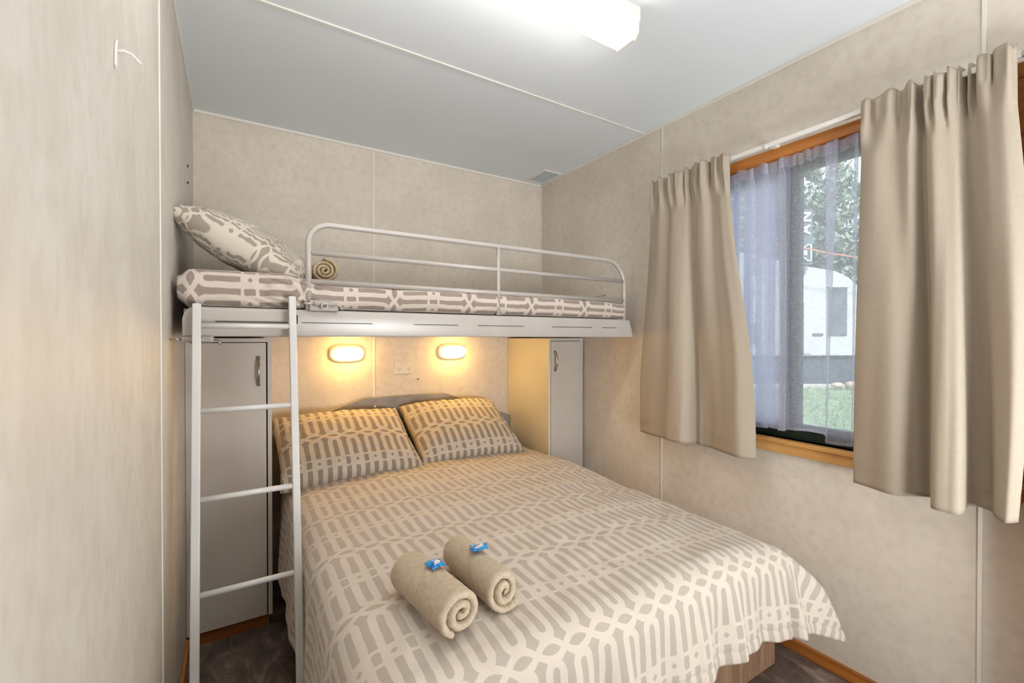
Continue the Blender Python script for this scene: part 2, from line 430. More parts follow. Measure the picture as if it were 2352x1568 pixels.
# heading and hem are doubled cloth
grid(bm, ns, 5, lambda i, j: tuple(a+b for a, b in zip(sheer_f(i, 0), (-.0015, 0, .012*j/4*1.0))))
grid(bm, ns, 5, lambda i, j: tuple(a+b for a, b in zip(sheer_f(i, nvv-1), (-.003, 0, -.045*j/4))))
tag(obj('sheer_curtain', bm, [M['sheer'], M['sheer2']], smooth=True), 'sheer white voile curtain hanging against the window glass', 'sheer curtain')

# ---------------------------------------------------------------- ceiling light, vent
cl = empty('ceiling_light', 'long fluorescent batten light with glowing diffuser on the ceiling', 'ceiling light')
X0, X1 = -.05, 1.165
bm = bmesh.new(); prism(bm, [(1.056, ZC), (1.056, ZC-.047), (1.178, ZC-.047), (1.178, ZC)], 'x', X0, X1)
obj('housing', bm, M['plastic'], cl, bevel=.003)
bm = bmesh.new(); prism(bm, [(1.064, ZC-.045), (1.066, ZC-.08), (1.082, ZC-.098), (1.152, ZC-.098), (1.168, ZC-.08), (1.170, ZC-.045)], 'x', X0+.012, X1-.012)
obj('diffuser', bm, M['tube'], cl)
for xx in (X0, X1-.012):
    bm = bmesh.new(); prism(bm, [(1.062, ZC-.045), (1.064, ZC-.081), (1.081, ZC-.100), (1.153, ZC-.100), (1.170, ZC-.081), (1.172, ZC-.045)], 'x', xx, xx+.012)
    obj('end_cap', bm, M['plastic'], cl)
vt = empty('ceiling_vent', 'small rectangular vent grille in the far corner of the ceiling', 'vent')
bm = bx(((1.745, 2.40, ZC-.006), (1.885, 2.415, ZC)), ((1.745, 2.61, ZC-.006), (1.885, 2.625, ZC)), ((1.745, 2.415, ZC-.006), (1.757, 2.61, ZC)), ((1.873, 2.415, ZC-.006), (1.885, 2.61, ZC)))
obj('vent_frame', bm, M['trim'], vt)
bm = bmesh.new()
for i in range(9): box(bm, (1.757, 2.425+i*.021, ZC-.004), (1.873, 2.433+i*.021, ZC))
obj('louvre', bm, M['grid'], vt)

# ---------------------------------------------------------------- left wall bits
hk = empty('wall_hook', 'small white plastic hook stuck high on the left wall', 'hook')
bm = bmesh.new(); prism(bm, [(.974, 1.702), (.981, 1.698), (.990, 1.708), (.988, 1.735), (.984, 1.750), (.977, 1.735)], 'x', XL, XL+.004)
obj('back_plate', bm, M['plastic'], hk, bevel=.002)
bm = bmesh.new(); tube(bm, [(XL+.002, .982, 1.728), (XL+.012, .983, 1.732), (XL+.022, .984, 1.730), (XL+.030, .986, 1.722), (XL+.034, .988, 1.719)], [.003, .0026, .0022, .0022, .0017], 10)
obj('prong', bm, M['plastic'], hk, smooth=True)
wl = empty('wall_latch', 'thin slotted metal plate with two screws above the bunk pillow', 'latch plate')
obj('plate', bx(((XL, 2.343, 1.915), (XL+.002, 2.351, 1.978))), M['chrome'], wl)
for z in (1.912, 1.981):
    bm = bmesh.new(); tube(bm, [(XL, 2.347, z), (XL+.004, 2.347, z)], .006, 10); obj('screw', bm, M['slot'], wl)

# ---------------------------------------------------------------- cabinets
def handle(bm, x, y, z0, z1, r=.0055):
    pts = []
    for i in range(17):
        t = i/16; pts.append((x, y-.004-.024*math.sin(PI*t)**.7, lerp(z0, z1, t)))
    tube(bm, pts, [r*1.5 if i in (0, 16) else r for i in range(17)], 10)

def cabinet(name, label, x0, x1, dx0, dx1, hx, side_mat):
    y0, y1, zt = 2.192, YB-.002, 1.25
    e = empty(name, label, 'cabinet', (0, 0, 0), None)
    t = .016
    obj('side_panel', bx(((x0, y0, .055), (x0+t, y1, zt))), M[side_mat], e, bevel=.0008)
    obj('side_panel', bx(((x1-t, y0, .055), (x1, y1, zt))), M[side_mat], e, bevel=.0008)
    obj('top_panel', bx(((x0+t, y0, zt-t), (x1-t, y1, zt))), M['lam'], e)
    obj('back_panel', bx(((x0+t, y1-.01, .06), (x1-t, y1, zt-t))), M['dark'], e)
    obj('bottom_panel', bx(((x0+t, y0+.004, .055), (x1-t, y1-.01, .055+t))), M['dark'], e)
    d = obj('door', bx(((dx0, y0-.001, .058), (dx1, y0+.015, zt-.019))), M['lam'], e, bevel=.001)
    bm = bmesh.new(); handle(bm, hx, y0-.002, 1.052, 1.168); h = obj('handle', bm, M['chrome'], e, smooth=True)
    h.parent = d
    obj('kickboard', bx(((x0+.004, y0+.02, 0), (x1-.012, y0+.032, .055))), M['orangex'], e)
    return e
cabinet('bedside_cabinet', 'tall narrow grey cabinet behind the ladder beside the left pillow', XL+.001, .137, XL+.012, .116, .087, 'lam')
cabinet('bedside_cabinet', 'tall narrow cabinet between the right pillow and the window wall', 1.622, XR-.012, 1.641, XR-.016, 1.667, 'lamside')

# ---------------------------------------------------------------- headboard, lamps, socket
hb = empty('headboard', 'low grey slate-look headboard with clipped corners behind the pillows', 'headboard')
bm = bmesh.new(); prism(bm, [(.142, .35), (.142, .735), (.348, .812), (.627, .903), (1.131, .903), (1.42, .80), (1.618, .72), (1.618, .35)], 'y', 2.638, 2.668)
obj('panel', bm, M['slate'], hb, bevel=.002)
for x, z in ((.696, .852), (1.037, .855)):
    bm = bmesh.new(); tube(bm, [(x, 2.641, z), (x, 2.634, z)], [.008, .006], 12); obj('screw_cap', bm, M['plastic'], hb)

def oval(rx, rz, n=40):
    return [(math.copysign(abs(math.cos(t))**.62, math.cos(t))*rx, math.copysign(abs(math.sin(t))**.8, math.sin(t))*rz) for t in (2*PI*i/n for i in range(n))]
def oval_loft(bm, cx, cz, secs, cap=True):
    rings = [[bm.verts.new((cx+p[0], y, cz+p[1])) for p in oval(rx, rz)] for rx, rz, y in secs]
    n = len(rings[0])
    for a, b in zip(rings, rings[1:]):
        for i in range(n): bm.faces.new((a[i], a[(i+1) % n], b[(i+1) % n], b[i]))
    if cap: bm.faces.new(rings[0]); bm.faces.new(rings[-1][::-1])
def bulkhead(cx, label):
    cz = 1.163
    e = empty('wall_lamp', label, 'wall lamp', (0, 0, 0), None)
    bm = bmesh.new(); oval_loft(bm, cx, cz, [(.098, .050, YB), (.098, .050, YB-.012), (.092, .045, YB-.022), (.083, .038, YB-.030)]); obj('base', bm, M['plastic'], e, smooth=True)
    bm = bmesh.new(); oval_loft(bm, cx, cz, [(.080, .036, YB-.030), (.079, .035, YB-.055), (.070, .030, YB-.072), (.045, .018, YB-.080)]); obj('diffuser', bm, M['glow'], e, smooth=True)
    for q, (dy, s) in enumerate(((.040, 1), (.050, .99), (.060, .95))):
        bm = bmesh.new()
        pr = oval(.0845*s, .0395*s)
        pts = [(cx+p[0], YB-dy, cz+p[1]) for p in pr if p[1] > -.004]
        pts.sort(key=lambda p: p[0])
        tube(bm, pts, .0022, 6); obj('louvre', bm, M['plastic'], e, smooth=True)
    return e
bulkhead(.545, 'glowing oval bulkhead lamp over the left pillow under the bunk')
bulkhead(1.192, 'glowing oval bulkhead lamp over the right pillow under the bunk')

so = empty('power_socket', 'cream double power socket on the wall between the lamps', 'power socket')
obj('face_plate', bx(((.82, YB-.008, 1.034), (.936, YB, 1.106))), M['socket'], so, bevel=.003)
for x in (.848, .908):
    bm = bmesh.new()
    for dx, a in ((-.007, .4), (.007, -.4), (0, 0)):
        zz = 1.064 if a else 1.052
        box(bm, (x+dx-.001, YB-.0088, zz-.004), (x+dx+.001, YB-.0078, zz+.004))
    obj('socket_slots', bm, M['slot'], so)
    obj('switch', bx(((x-.005, YB-.011, 1.084), (x+.005, YB-.007, 1.098))), M['plastic'], so, bevel=.001)
bm = bmesh.new(); tube(bm, [(.969, YB, .997), (.969, YB-.006, .996)], .004, 8)
tag(obj('wall_screw', bm, M['slot']), 'tiny dark screw head in the wall right of the power socket', 'screw')

# ---------------------------------------------------------------- double bed
bed = empty('bed', 'low double bed base with oak panels and grey mattress', 'bed')
BX0, BX1 = .25, 1.81
bm = bmesh.new()
pts = [(BX0, .95), (BX0+.03, .92), (BX1-.05, .92), (BX1, .955), (BX1, 2.10), (1.60, 2.17), (1.60, 2.60), (BX0, 2.60)]
prism(bm, pts, 'z', 0, .335); obj('base', bm, M['oak'], bed, bevel=.004)
obj('panel_joint', bx(((.98, .9175, .0), (.983, .92, .335))), M['slot'], bed)
bm = bmesh.new(); box(bm, (.225, .90, .337), (1.53, 2.625, .55)); obj('mattress', bm, M['sheet'], bed, bevel=.06)

QX0, QX1, QY0, QY1 = .264, 1.50, .845, 2.34
eL, eR, eF = .425, .365, .305
nu, nv = 260, 300
W_, H_ = eL+(QX1-QX0)+eR, (QY1-QY0)+eF
def drape(r, pm, ex2=0):
    # cloth length r past the edge -> horizontal reach, drop
    n = 14; h = d = 0; st = r/n
    for i in range(n):
        ph = pm*sm(.18+(i+.5)*st/.17)+ex2*sm(((i+.5)*st-.13)/.16)
        h += math.cos(ph)*st; d += math.sin(ph)*st
    return h, d
def quilt(i, j):
    U = i/(nu-1)*W_-eL; V = QY1-j/(nv-1)*H_
    x = min(max(U, 0), QX1-QX0)+QX0; y = max(V, QY0)
    exl = max(-U, 0); exr = max(U-(QX1-QX0), 0); ey = max(QY0-V, 0)
    ex = exl+exr
    xn = (x-.885)/.62
    z = .602-.018*abs(xn)**3 - .012*sm((1.3-y)/.5) - .02*sm((x-1.2)/.3)*sm((1.9-y)/.8)
    z += .012*nz(x*3.1, y*2.6, .3)+.007*nz(x*9, y*8, 2)+.0030*nz(x*24, y*17, 5)
    if ex == 0 and ey == 0: return (x, y, z)
    p, q = ex/(eL if exl else eR), ey/eF
    m_ = max(p, q, 1e-6); c_ = min(p, q)/m_
    r = math.hypot(ex, ey)*(1-.13*c_**2*m_)
    th = math.atan2(ey, ex)
    pmS = math.radians(86 if exl else 64); pmF = math.radians(82)
    pm = lerp(pmS, pmF, th/(PI/2)) - math.radians(24 if exr else 10)*math.sin(2*th)**2
    h, d = drape(r, pm, math.radians(20 if exr else 0)*math.sin(2*th)**2)
    ox, oy = math.cos(th)*(-1 if exl else 1), -math.sin(th)
    f = sm((r-.05)/.22)
    fold = 0
    fold += f*math.sin(th)**2*(.015*(1-2*abs(math.sin(x*15+2*nz(x*3, 1))))+.005*math.sin(x*57+1.5))*(1-abs(math.cos(th)))
    if exr: fold += f*(.042*(1-2*abs(math.sin(th*4.2+.4)))+.004*math.sin(th*19))*math.sin(2*th)**.7
    else: fold += f*.02*math.sin(th*6)*math.sin(2*th)
    if ey == 0: fold += f*(.008*math.sin(y*17+1+exl*4)+.004*math.sin(y*41))*(1 if exr else .6) 
    hemd = (1-max(p, q))*(eF if q >= p else (eL if exl else eR))
    fold -= .004*math.exp(-((hemd-.032)/.005)**2)
    h += fold
    X = x+ox*h; Y = y+oy*h; Z = z-d
    Z += .006*f*nz(x*12, y*12, d*10)
    X = min(X, XR-.03)
    # stay clear of the cabinets beside the head end
    if Y > 2.10:
        X = min(max(X, .142), 1.612)
    if exl: X = max(X, .188-.05*min(1, (abs(Y-1.52)/.22)**2))
    Z = max(Z, .02)
    return (X, Y, Z)
bm = bmesh.new()
grid(bm, nu, nv, quilt, uv=lambda i, j: ((QY1-j/(nv-1)*H_)+.02, i/(nu-1)*W_))
tag(obj('quilt', bm, M['print'], smooth=True, solid=.010), 'grey and beige trellis-print quilt draped over the double bed', 'quilt')

def pillow(name, label, w, h, th, mat, u_along_h=True, seed=0, group=None, uoff=0, voff=0, sag=0):
    bm = bmesh.new(); n = 64
    def shape(u, v):
        # outline pinches between the corners
        x = w/2*u*(1-.05*(1-v*v)*abs(u)**3); y = h/2*v*(1-.06*(1-u*u)*abs(v)**3)
        t = max(0, (1-abs(u)**2.6))**.5*max(0, (1-abs(v)**2.6))**.5
        return x, y, t
    tabs = {}
    def arcl(u, size):
        # cloth length from the middle to the normalised position u
        if size not in tabs:
            t = [0]; q0 = (0, th/2)
            for k in range(1, 201):
                uu = k/200; q1 = (uu*size/2, th/2*max(0, 1-uu**2.6)**.4); t.append(t[-1]+math.hypot(q1[0]-q0[0], q1[1]-q0[1])); q0 = q1
            tabs[size] = t
        t = tabs[size]; f = min(1, abs(u))*200; k = min(int(f), 199)
        return math.copysign(t[k]+(t[k+1]-t[k])*(f-k), u)
    L = bm.loops.layers.uv.verify()
    for sgn in (1, -1):
        V = []
        for i in range(n+1):
            row = []
            for j in range(n+1):
                u, v = -math.cos(PI*i/n), -math.cos(PI*j/n)
                x, y, t = shape(u, v)
                e = max(abs(u), abs(v))
                z = sgn*(th/2*t**.8*(1+.10*nz(u*1.7, v*1.7, seed+sgn))*1.0)
                wr = .006*nz(u*7, v*7, seed)*t+.009*sm((e-.6)/.35)*(1-sm((e-.97)/.03))*nz(u*13+seed, v*13, sgn)
                z += sgn*wr+.012*nz(u*2, v*2, seed+9)*(1-t)
                z -= sag*(u*u)
                row.append((bm.verts.new((x, y, z)), x, y))
            V.append(row)
        for i in range(n):
            for j in range(n):
                q = [V[i][j], V[i+1][j], V[i+1][j+1], V[i][j+1]]
                F = bm.faces.new([a[0] for a in q])
                for lp, a in zip(F.loops, q):
                    ax_ = arcl(a[1]*2/w, w); ay_ = arcl(a[2]*2/h, h)
                    lp[L].uv = ((ay_+uoff, ax_+voff) if u_along_h else (ax_+uoff, ay_+voff))
    bmesh.ops.remove_doubles(bm, verts=bm.verts[:], dist=.00001)
    # piping seam
    o = obj(name, bm, mat, smooth=True)
    return tag(o, label, 'pillow', group)
def place(o, c, xa, ya):
    X = Vector(xa).normalized(); Y = Vector(ya); Y = (Y-X*Y.dot(X)).normalized(); Z = X.cross(Y)
    Mx = Matrix((X, Y, Z)).transposed().to_4x4(); Mx.translation = Vector(c); o.matrix_world = Mx
    return o
g = 'trellis-print pillows on the double bed'
p = pillow('pillow', 'trellis-print pillow on the left half of the double bed', .66, .50, .19, M['print_p'], seed=1.5, group=g, uoff=.185, voff=0)
place(p, (.487, 2.37, .708), (1, .03, 0), (0, .42, .235))
p = pillow('pillow', 'trellis-print pillow on the right beside the cream cabinet side', .62, .50, .19, M['print_p'], seed=4.2, group=g, uoff=.20, voff=.03)
place(p, (1.135, 2.40, .712), (1, -.02, 0), (.03, .40, .235))

# ---------------------------------------------------------------- towels
def towel(name, label, R, L, mat, turns=2.4, squash=(1, 1), seed=0, group=None):
    """rolled towel along local Y, front end at -L/2"""
    bm = bmesh.new()
    th = R/(turns+.55)*.93; n = int(turns*34); pitch = th*1.04
    def cen(k):
        t = k/n*turns*2*PI
        r = R-th/2-pitch*(turns*2*PI-t)/(2*PI)
        return t, max(r, .002)
    def ring(k, y, inset):
        t, r = cen(k)
        w = th/2-inset
        a = t+seed
        rr = r*(1+.05*nz(k*.15, y*9, seed))
        if k > n-44:
            for yb_ in (-.010, -.022, -.034): rr -= .0045*math.exp(-((y-yb_)/.0022)**2)
        out = []
        for s in (-1, 1):
            q = rr+s*w
            out.append((math.cos(a)*q*squash[0], y, math.sin(a)*q*squash[1]))
        return out
    ys = [(-L/2, th*.30), (-L/2+.0035, th*.12), (-L/2+.010, 0)]+[(-L/2+.010+(L-.02)*i/110, 0) for i in range(1, 110)]+[(L/2-.010, 0), (L/2-.0035, th*.12), (L/2, th*.30)]
    inn, out = [], []
    for y, ins in ys:
        a, b = [], []
        for k in range(n+1):
            yy = y*(1+.03*math.sin(k*.13+seed))+(.004*nz(k*.09, seed) if abs(y) > L/2-.012 else 0)
            (p1, p2) = ring(k, y, ins)
            a.append(bm.verts.new((p1[0], yy, p1[2]))); b.append(bm.verts.new((p2[0], yy, p2[2])))
        inn.append(a); out.append(b)
    for r_ in (inn, out):
        for a, b in zip(r_, r_[1:]):
            for k in range(n): bm.faces.new((a[k], a[k+1], b[k+1], b[k]))
    for e in (0, -1):
        for k in range(n): bm.faces.new((inn[e][k], inn[e][k+1], out[e][k+1], out[e][k]))
    for kk in (0, n):
        for q in range(len(ys)-1): bm.faces.new((inn[q][kk], inn[q+1][kk], out[q+1][kk], out[q][kk]))
    o = obj(name, bm, mat, smooth=True)
    d = o.modifiers.new('sub', 'SUBSURF'); d.levels = 1; d.render_levels = 1
    tx = bpy.data.textures.new('terry', 'CLOUDS'); tx.noise_scale = .012
    d = o.modifiers.new('disp', 'DISPLACE'); d.texture = tx; d.strength = .0035; d.mid_level = .5
    return tag(o, label, 'towel', group)
g = 'rolled towels on the quilt'
def topz(x, y):
    return quilt(round((x-QX0+eL)/W_*(nu-1)), round((QY1-y)/H_*(nv-1)))[2]+.005
nu, nv = 260, 300
ZQ = min(topz(.41, .92), topz(.41, 1.1), topz(.54, .95), topz(.54, 1.1))+.002
t1 = towel('rolled_towel', 'rolled beige towel on the quilt, nearer the ladder', .058, .262, M['terry'], 2.3, (1.03, .93), 2.4, g)
place(t1, (.405, 1.01, ZQ+.053), (1, .13, 0), (-.13, 1, 0))
t2 = towel('rolled_towel', 'rolled beige towel on the quilt, nearer the window', .056, .262, M['terry'], 2.2, (.95, 1.0), 4.4, g)
place(t2, (.540, 1.035, ZQ+.055), (1, .02, 0), (-.02, 1, 0))
t3 = towel('rolled_towel', 'rolled tan towel on the bunk beside the pillow tip', .056, .24, M['terry2'], 3.1, (1, .95), 1.0, None)
place(t3, (.306, 2.02, 1.520), (1, 0, 0), (.1, 1, 0))

# ---------------------------------------------------------------- sachets (glossy blue packets with a white mark)
def sachet_mat():
    m, nt, b = base_mat('blue_foil', .25, .1, .6)
    tc = N(nt, 'ShaderNodeTexCoord'); n = N(nt, 'ShaderNodeTexNoise', i_Scale=60., i_Detail=2); nt.links.new(tc.outputs['Object'], n.inputs['Vector'])
    r = N(nt, 'ShaderNodeValToRGB'); r.color_ramp.elements[0].position = .4; r.color_ramp.elements[0].color = lin((8, 92, 178)); r.color_ramp.elements[1].position = .65; r.color_ramp.elements[1].color = lin((40, 168, 222))
    nt.links.new(n.outputs['Fac'], r.inputs[0]); nt.links.new(r.outputs[0], b.inputs['Base Color']); return m
M['blue'] = sachet_mat(); M['white'] = noisy('white_print', (236, 238, 244), (244, 246, 250), scale=9, rough=.35)
def sachet(label, c, xa, ya, fold=False):
    e = empty('sachet', label, 'sachet', (0, 0, 0), 'blue sachets on the towels')
    w, h = .046, .036
    bm = bmesh.new(); n, m_ = 22, 16
    def F(s):
        def f(i, j):
            u, v = i/(n-1)*2-1, j/(m_-1)*2-1
            t = max(0, 1-abs(u)**4)*max(0, 1-abs(v)**4)
            z = s*.0028*t - .004*u*u + .0012*nz(u*4, v*4, s)
            if fold: z += .007*(abs(u+.15)**1.2)-.002
            return (w/2*u, h/2*v, z)
        return f
    grid(bm, n, m_, F(1)); grid(bm, n, m_, F(-1)); bmesh.ops.remove_doubles(bm, verts=bm.verts[:], dist=.0002)
    pk = obj('packet', bm, M['blue'], e, smooth=True)
    bm = bmesh.new()
    for a, b_, c_, d_ in ((-.009, -.003, .012, .0012), (-.006, .001, .012, .003), (-.012, -.008, .004, -.005), (.005, -.006, .008, .004), (-.003, .004, .009, .0065)):
        # each mark lies just over the packet face
        def f(i, j):
            x = lerp(a, c_, i/6); y = lerp(b_, d_, j/2)+.15*(x)
            u, v = x/(w/2), y/(h/2)
            t = max(0, 1-abs(u)**4)*max(0, 1-abs(v)**4)
            z = .0028*t-.004*u*u+.0012*nz(u*4, v*4, 1)+.0006
            if fold: z += .007*(abs(u+.15)**1.2)-.002
            return (x, y, z)
        grid(bm, 7, 3, f)
    obj('white_mark', bm, M['white'], e)
    place(e, c, xa, ya)
    return e
sachet('small blue sachet on the rolled towel nearer the ladder', (.416, 1.02, ZQ+.1075), (1, .25, -.14), (-.25, 1, .10))
sachet('small blue folded sachet on the rolled towel nearer the window', (.540, 1.035, ZQ+.1095), (.95, -.35, 0), (.35, .95, 0), True)

# ---------------------------------------------------------------- bunk bed
bk = empty('bunk_bed', 'grey metal wall bunk with guard rail over the double bed', 'bunk bed')
by = 1.70
# front rail: pressed channel
bm = bmesh.new()
prof = [(by, 1.262), (by+.003, 1.256), (by+.05, 1.256), (by+.05, 1.262), (by+.012, 1.266), (by+.012, 1.340), (by+.05, 1.344), (by+.05, 1.350), (by+.010, 1.350), (by+.002, 1.343)]
nose = [(-.134, 1.256), (-.134, 1.31), (-.130, 1.326), (-.118, 1.34), (-.10, 1.350)]
prism(bm, prof, 'x', -.105, 1.78)
prism(bm, [(-.136, 1.256), (-.136, 1.312), (-.131, 1.330), (-.120, 1.343), (-.105, 1.350), (-.105, 1.256)], 'y', by+.001, by+.05)
prism(bm, [(1.78, 1.256), (1.824, 1.256), (1.812, 1.300), (1.796, 1.342), (1.78, 1.350)], 'y', by+.001, by+.05)
obj('front_rail', bm, M['metal'], bk, bevel=.003)
for a, b_ in ((-.05, .155), (.20, .44), (.60, .79), (.885, 1.12), (1.28, 1.53), (1.60, 1.70)):
    obj('rail_groove', bx(((a, by-.0012, 1.3035), (b_, by+.002, 1.3055))), M['slot'], bk)
obj('rail_notch', bx(((.180, by-.001, 1.300), (.186, by+.003, 1.330))), M['slot'], bk)
obj('end_rail', bx(((-.136, by+.05, 1.256), (-.118, 2.655, 1.345))), M['metal'], bk, bevel=.003)
obj('end_rail', bx(((1.80, by+.05, 1.256), (1.818, 2.655, 1.345))), M['metal'], bk, bevel=.003)
obj('rear_rail', bx(((-.118, 2.637, 1.256), (1.80, 2.655, 1.345))), M['metal'], bk, bevel=.003)
obj('deck', bx(((-.118, by+.05, 1.262), (1.80, 2.637, 1.285))), M['lam'], bk)
# guard rail
r = .0105; gy = by+.012
gx0, gx1 = .222, 1.764; gz = 1.655
bm = bmesh.new()
path = [(gx0, gy, 1.350), (gx0, gy, 1.58)]+arc(gx0+.072, gz-.072, .072, PI, PI/2, 10, gy)+arc(gx1-.125, gz-.125, .125, PI/2, 0, 12, gy)+[(gx1, gy, 1.346)]
tube(bm, path, r, 12, sx=1.0, sy=1.0); obj('guard_hoop', bm, M['metal'], bk, smooth=True)
bm = bmesh.new(); tube(bm, [(gx0, gy, 1.552), (gx1-.003, gy, 1.552)], .0095, 12); obj('guard_bar', bm, M['metal'], bk, smooth=True)
bm = bmesh.new(); tube(bm, [(gx0, gy, 1.450), (gx1, gy, 1.450)], .0095, 12); obj('guard_bar', bm, M['metal'], bk, smooth=True)
bm = bmesh.new(); tube(bm, [(.991, gy, 1.352), (.991, gy, gz)], .0095, 12); obj('guard_post', bm, M['metal'], bk, smooth=True)
# sprung latch at the foot of the guard rail
obj('latch_bracket', bx(((.222, by-.010, 1.346), (.318, by+.006, 1.384))), M['metal'], bk, bevel=.006)
bm = bmesh.new(); tube(bm, [(.205, by-.016, 1.371), (.232, by-.016, 1.371)], .004, 10); tube(bm, [(.235, by-.016, 1.371), (.305, by-.016, 1.371)], .0085, 12)
for i in range(11): tube(bm, [(.243+i*.0055, by-.016, 1.371), (.2455+i*.0055, by-.016, 1.371)], .0098, 12)
tube(bm, [(.305, by-.016, 1.371), (.322, by-.016, 1.366), (.330, by-.016, 1.352)], .004, 10); obj('latch_bolt', bm, M['metal'], bk, smooth=True)
bm = bmesh.new(); tube(bm, [(.268+.010*math.cos(t), by-.030, 1.362+.010*math.sin(t)) for t in (2*PI*i/20 for i in range(21))], .003, 8); obj('latch_ring', bm, M['metal'], bk, smooth=True)
# wall locking bolt under the left end
bm = bmesh.new(); tube(bm, [(-.136, by-.006, 1.247), (-.055, by-.006, 1.247)], .0095, 14)
for i in range(8): tube(bm, [(-.10+i*.005, by-.006, 1.247), (-.0975+i*.005, by-.006, 1.247)], .0105, 12)
obj('bolt_housing', bm, M['metal'], bk, smooth=True)
bm = bmesh.new(); tube(bm, [(XL, by-.006, 1.247), (-.136, by-.006, 1.247)], .003, 8); obj('bolt_tip', bm, M['chrome'], bk, smooth=True)
bm = bmesh.new(); tube(bm, [(-.055, by-.006, 1.247), (-.041, by-.006, 1.247), (-.038, by-.012, 1.241), (-.040, by-.014, 1.230)], .004, 8)
obj('bolt_lever', bm, M['chrome'], bk, smooth=True)
# wall brackets seen behind the right end
bm = bmesh.new(); tube(bm, [(1.79, 1.95, 1.345), (1.83, 2.0, 1.50), (XR, 2.0, 1.51)], .005, 8); obj('wall_stay', bm, M['metal'], bk, smooth=True)

# bunk mattress under a printed cover
bm = bmesh.new()
nx, nsn = 260, 72
mx0, mx1, my0, my1 = -.150, 1.790, 1.708, 2.615
def sect(t, zb, zt, y0, y1):
    cy_, cz_ = (y0+y1)/2, (zb+zt)/2; a, b_ = (y1-y0)/2, (zt-zb)/2
    c_, s_ = math.cos(t), math.sin(t)
    return cy_+a*math.copysign(abs(c_)**.16, c_), cz_+b_*math.copysign(abs(s_)**.55, s_)
per = 2*((my1-my0)+.12)
ts = []
for k_ in range(nsn+1):
    # dense sampling on the front face
    u = k_/nsn; ts.append(PI+ (u-.5)*2*PI if 0 else 2*PI*u)
def bunk_f(i, j):
    s = i/(nx-1); X = lerp(mx0, mx1, s)
    e = min(s, 1-s)*(mx1-mx0)
    rd = 1-(1-sm(min(1, e/.045)))**2*.4 if e < .045 else 1
    t = ts[j]
    left = sm((.28-X)/.15)
    zt = 1.458+.020*left+.006*nz(X*3, 1)-.018*sm((X-1.55)/.25); zb = 1.349-.004*left
    zm = (zt+zb)/2
    Y, Z = sect(t, zm-(zm-zb)*rd, zm+(zt-zm)*rd, my0+.03*(1-rd), my1-.03*(1-rd))
    if Y < 2.0:
        fr_ = sm((2.0-Y)/.25)
        Y += fr_*(.006*nz(X*6, Z*20, 3)+.003*nz(X*22, Z*50, 5)) - .004*fr_
        Z += .004*nz(X*8, Y*3, 7)*(1 if Z > 1.36 else .3)
        fx = sm((X-.02)/.1)*(1-sm((X-.25)/.04))
        Y += fx*.006*math.sin((Z*3.0+X)*95)
    Y = max(Y, 1.700) if Z < 1.36 else Y
    return (X, Y, max(Z, 1.3455) if Y < 1.76 else Z)
# arc-length for the print
def al(j):
    X = .8; d = 0
    for q in range(j): d += (Vector(bunk_f(120, q+1))-Vector(bunk_f(120, q))).length
    return d
AL = [al(j) for j in range(nsn+1)]
V = grid(bm, nx, nsn+1, bunk_f, uv=lambda i, j: (lerp(mx0, mx1, i/(nx-1))-.525+.16, AL[j]+.012))
for row in (V[0], V[-1]):
    cpt = Vector((0, 0, 0))
    for v in row: cpt += v.co
    cv = bm.verts.new(cpt/len(row)+Vector((-.004 if row is V[0] else .004, 0, 0)))
    L = bm.loops.layers.uv.verify()
    for a, b_ in zip(row, row[1:]):
        F = bm.faces.new((a, b_, cv))
        for lp in F.loops: lp[L].uv = (lp.vert.co.z*1.2, lp.vert.co.y)
bmesh.ops.remove_doubles(bm, verts=bm.verts[:], dist=.00005)
tag(obj('bunk_mattress', bm, M['print_b'], smooth=True), 'bunk mattress under a trellis-print cover behind the guard rail', 'mattress')
bp_ = pillow('pillow', 'trellis-print pillow leaning on the left wall up on the bunk', .44, .64, .18, M['print_c'], False, 8.8, None, .05, .02)
place(bp_, (.078, 2.10, 1.600), (.36, -.05, -.215), (.10, .64, .10))

# ---------------------------------------------------------------- ladder
ld = empty('bunk_ladder', 'white metal ladder with round rungs hooked on the bunk rail', 'ladder')
def ly(z): return 1.672-.16*(1.36-z)
for x0_, top in ((-.097, 1.357), (.1665, 1.392)):
    bm = bmesh.new()
    tube(bm, [(x0_, ly(0), .0), (x0_, ly(top), top)], .0125, 4, sx=1, sy=.8, sq=False)
    bm.free(); bm = bmesh.new()
    w_ = .0115
    vs = []
    for z in (0.004, top):
        y = ly(z)
        vs.append([bm.verts.new((x0_+a*w_, y+b_*.010, z)) for a, b_ in ((-1, -1), (1, -1), (1, 1), (-1, 1))])
    for i in range(4): bm.faces.new((vs[0][i], vs[0][(i+1) % 4], vs[1][(i+1) % 4], vs[1][i]))
    bm.faces.new(vs[0]); bm.faces.new(vs[1])
    obj('stile', bm, M['lad'], ld, bevel=.004)
    bm = bmesh.new(); tube(bm, [(x0_, ly(1.335), 1.335), (x0_, 1.694, 1.357), (x0_, 1.715, 1.356)], .005, 8); obj('hook', bm, M['lad'], ld, smooth=True)
    obj('foot', bx(((x0_-.013, ly(0)-.012, 0), (x0_+.013, ly(0)+.012, .012))), M['slot'], ld, bevel=.002)
for z in (1.289, 1.033, .780, .521):
    bm = bmesh.new(); tube(bm, [(-.086, ly(z), z), (.155, ly(z), z)], .0085, 14); obj('rung', bm, M['lad'], ld, smooth=True)

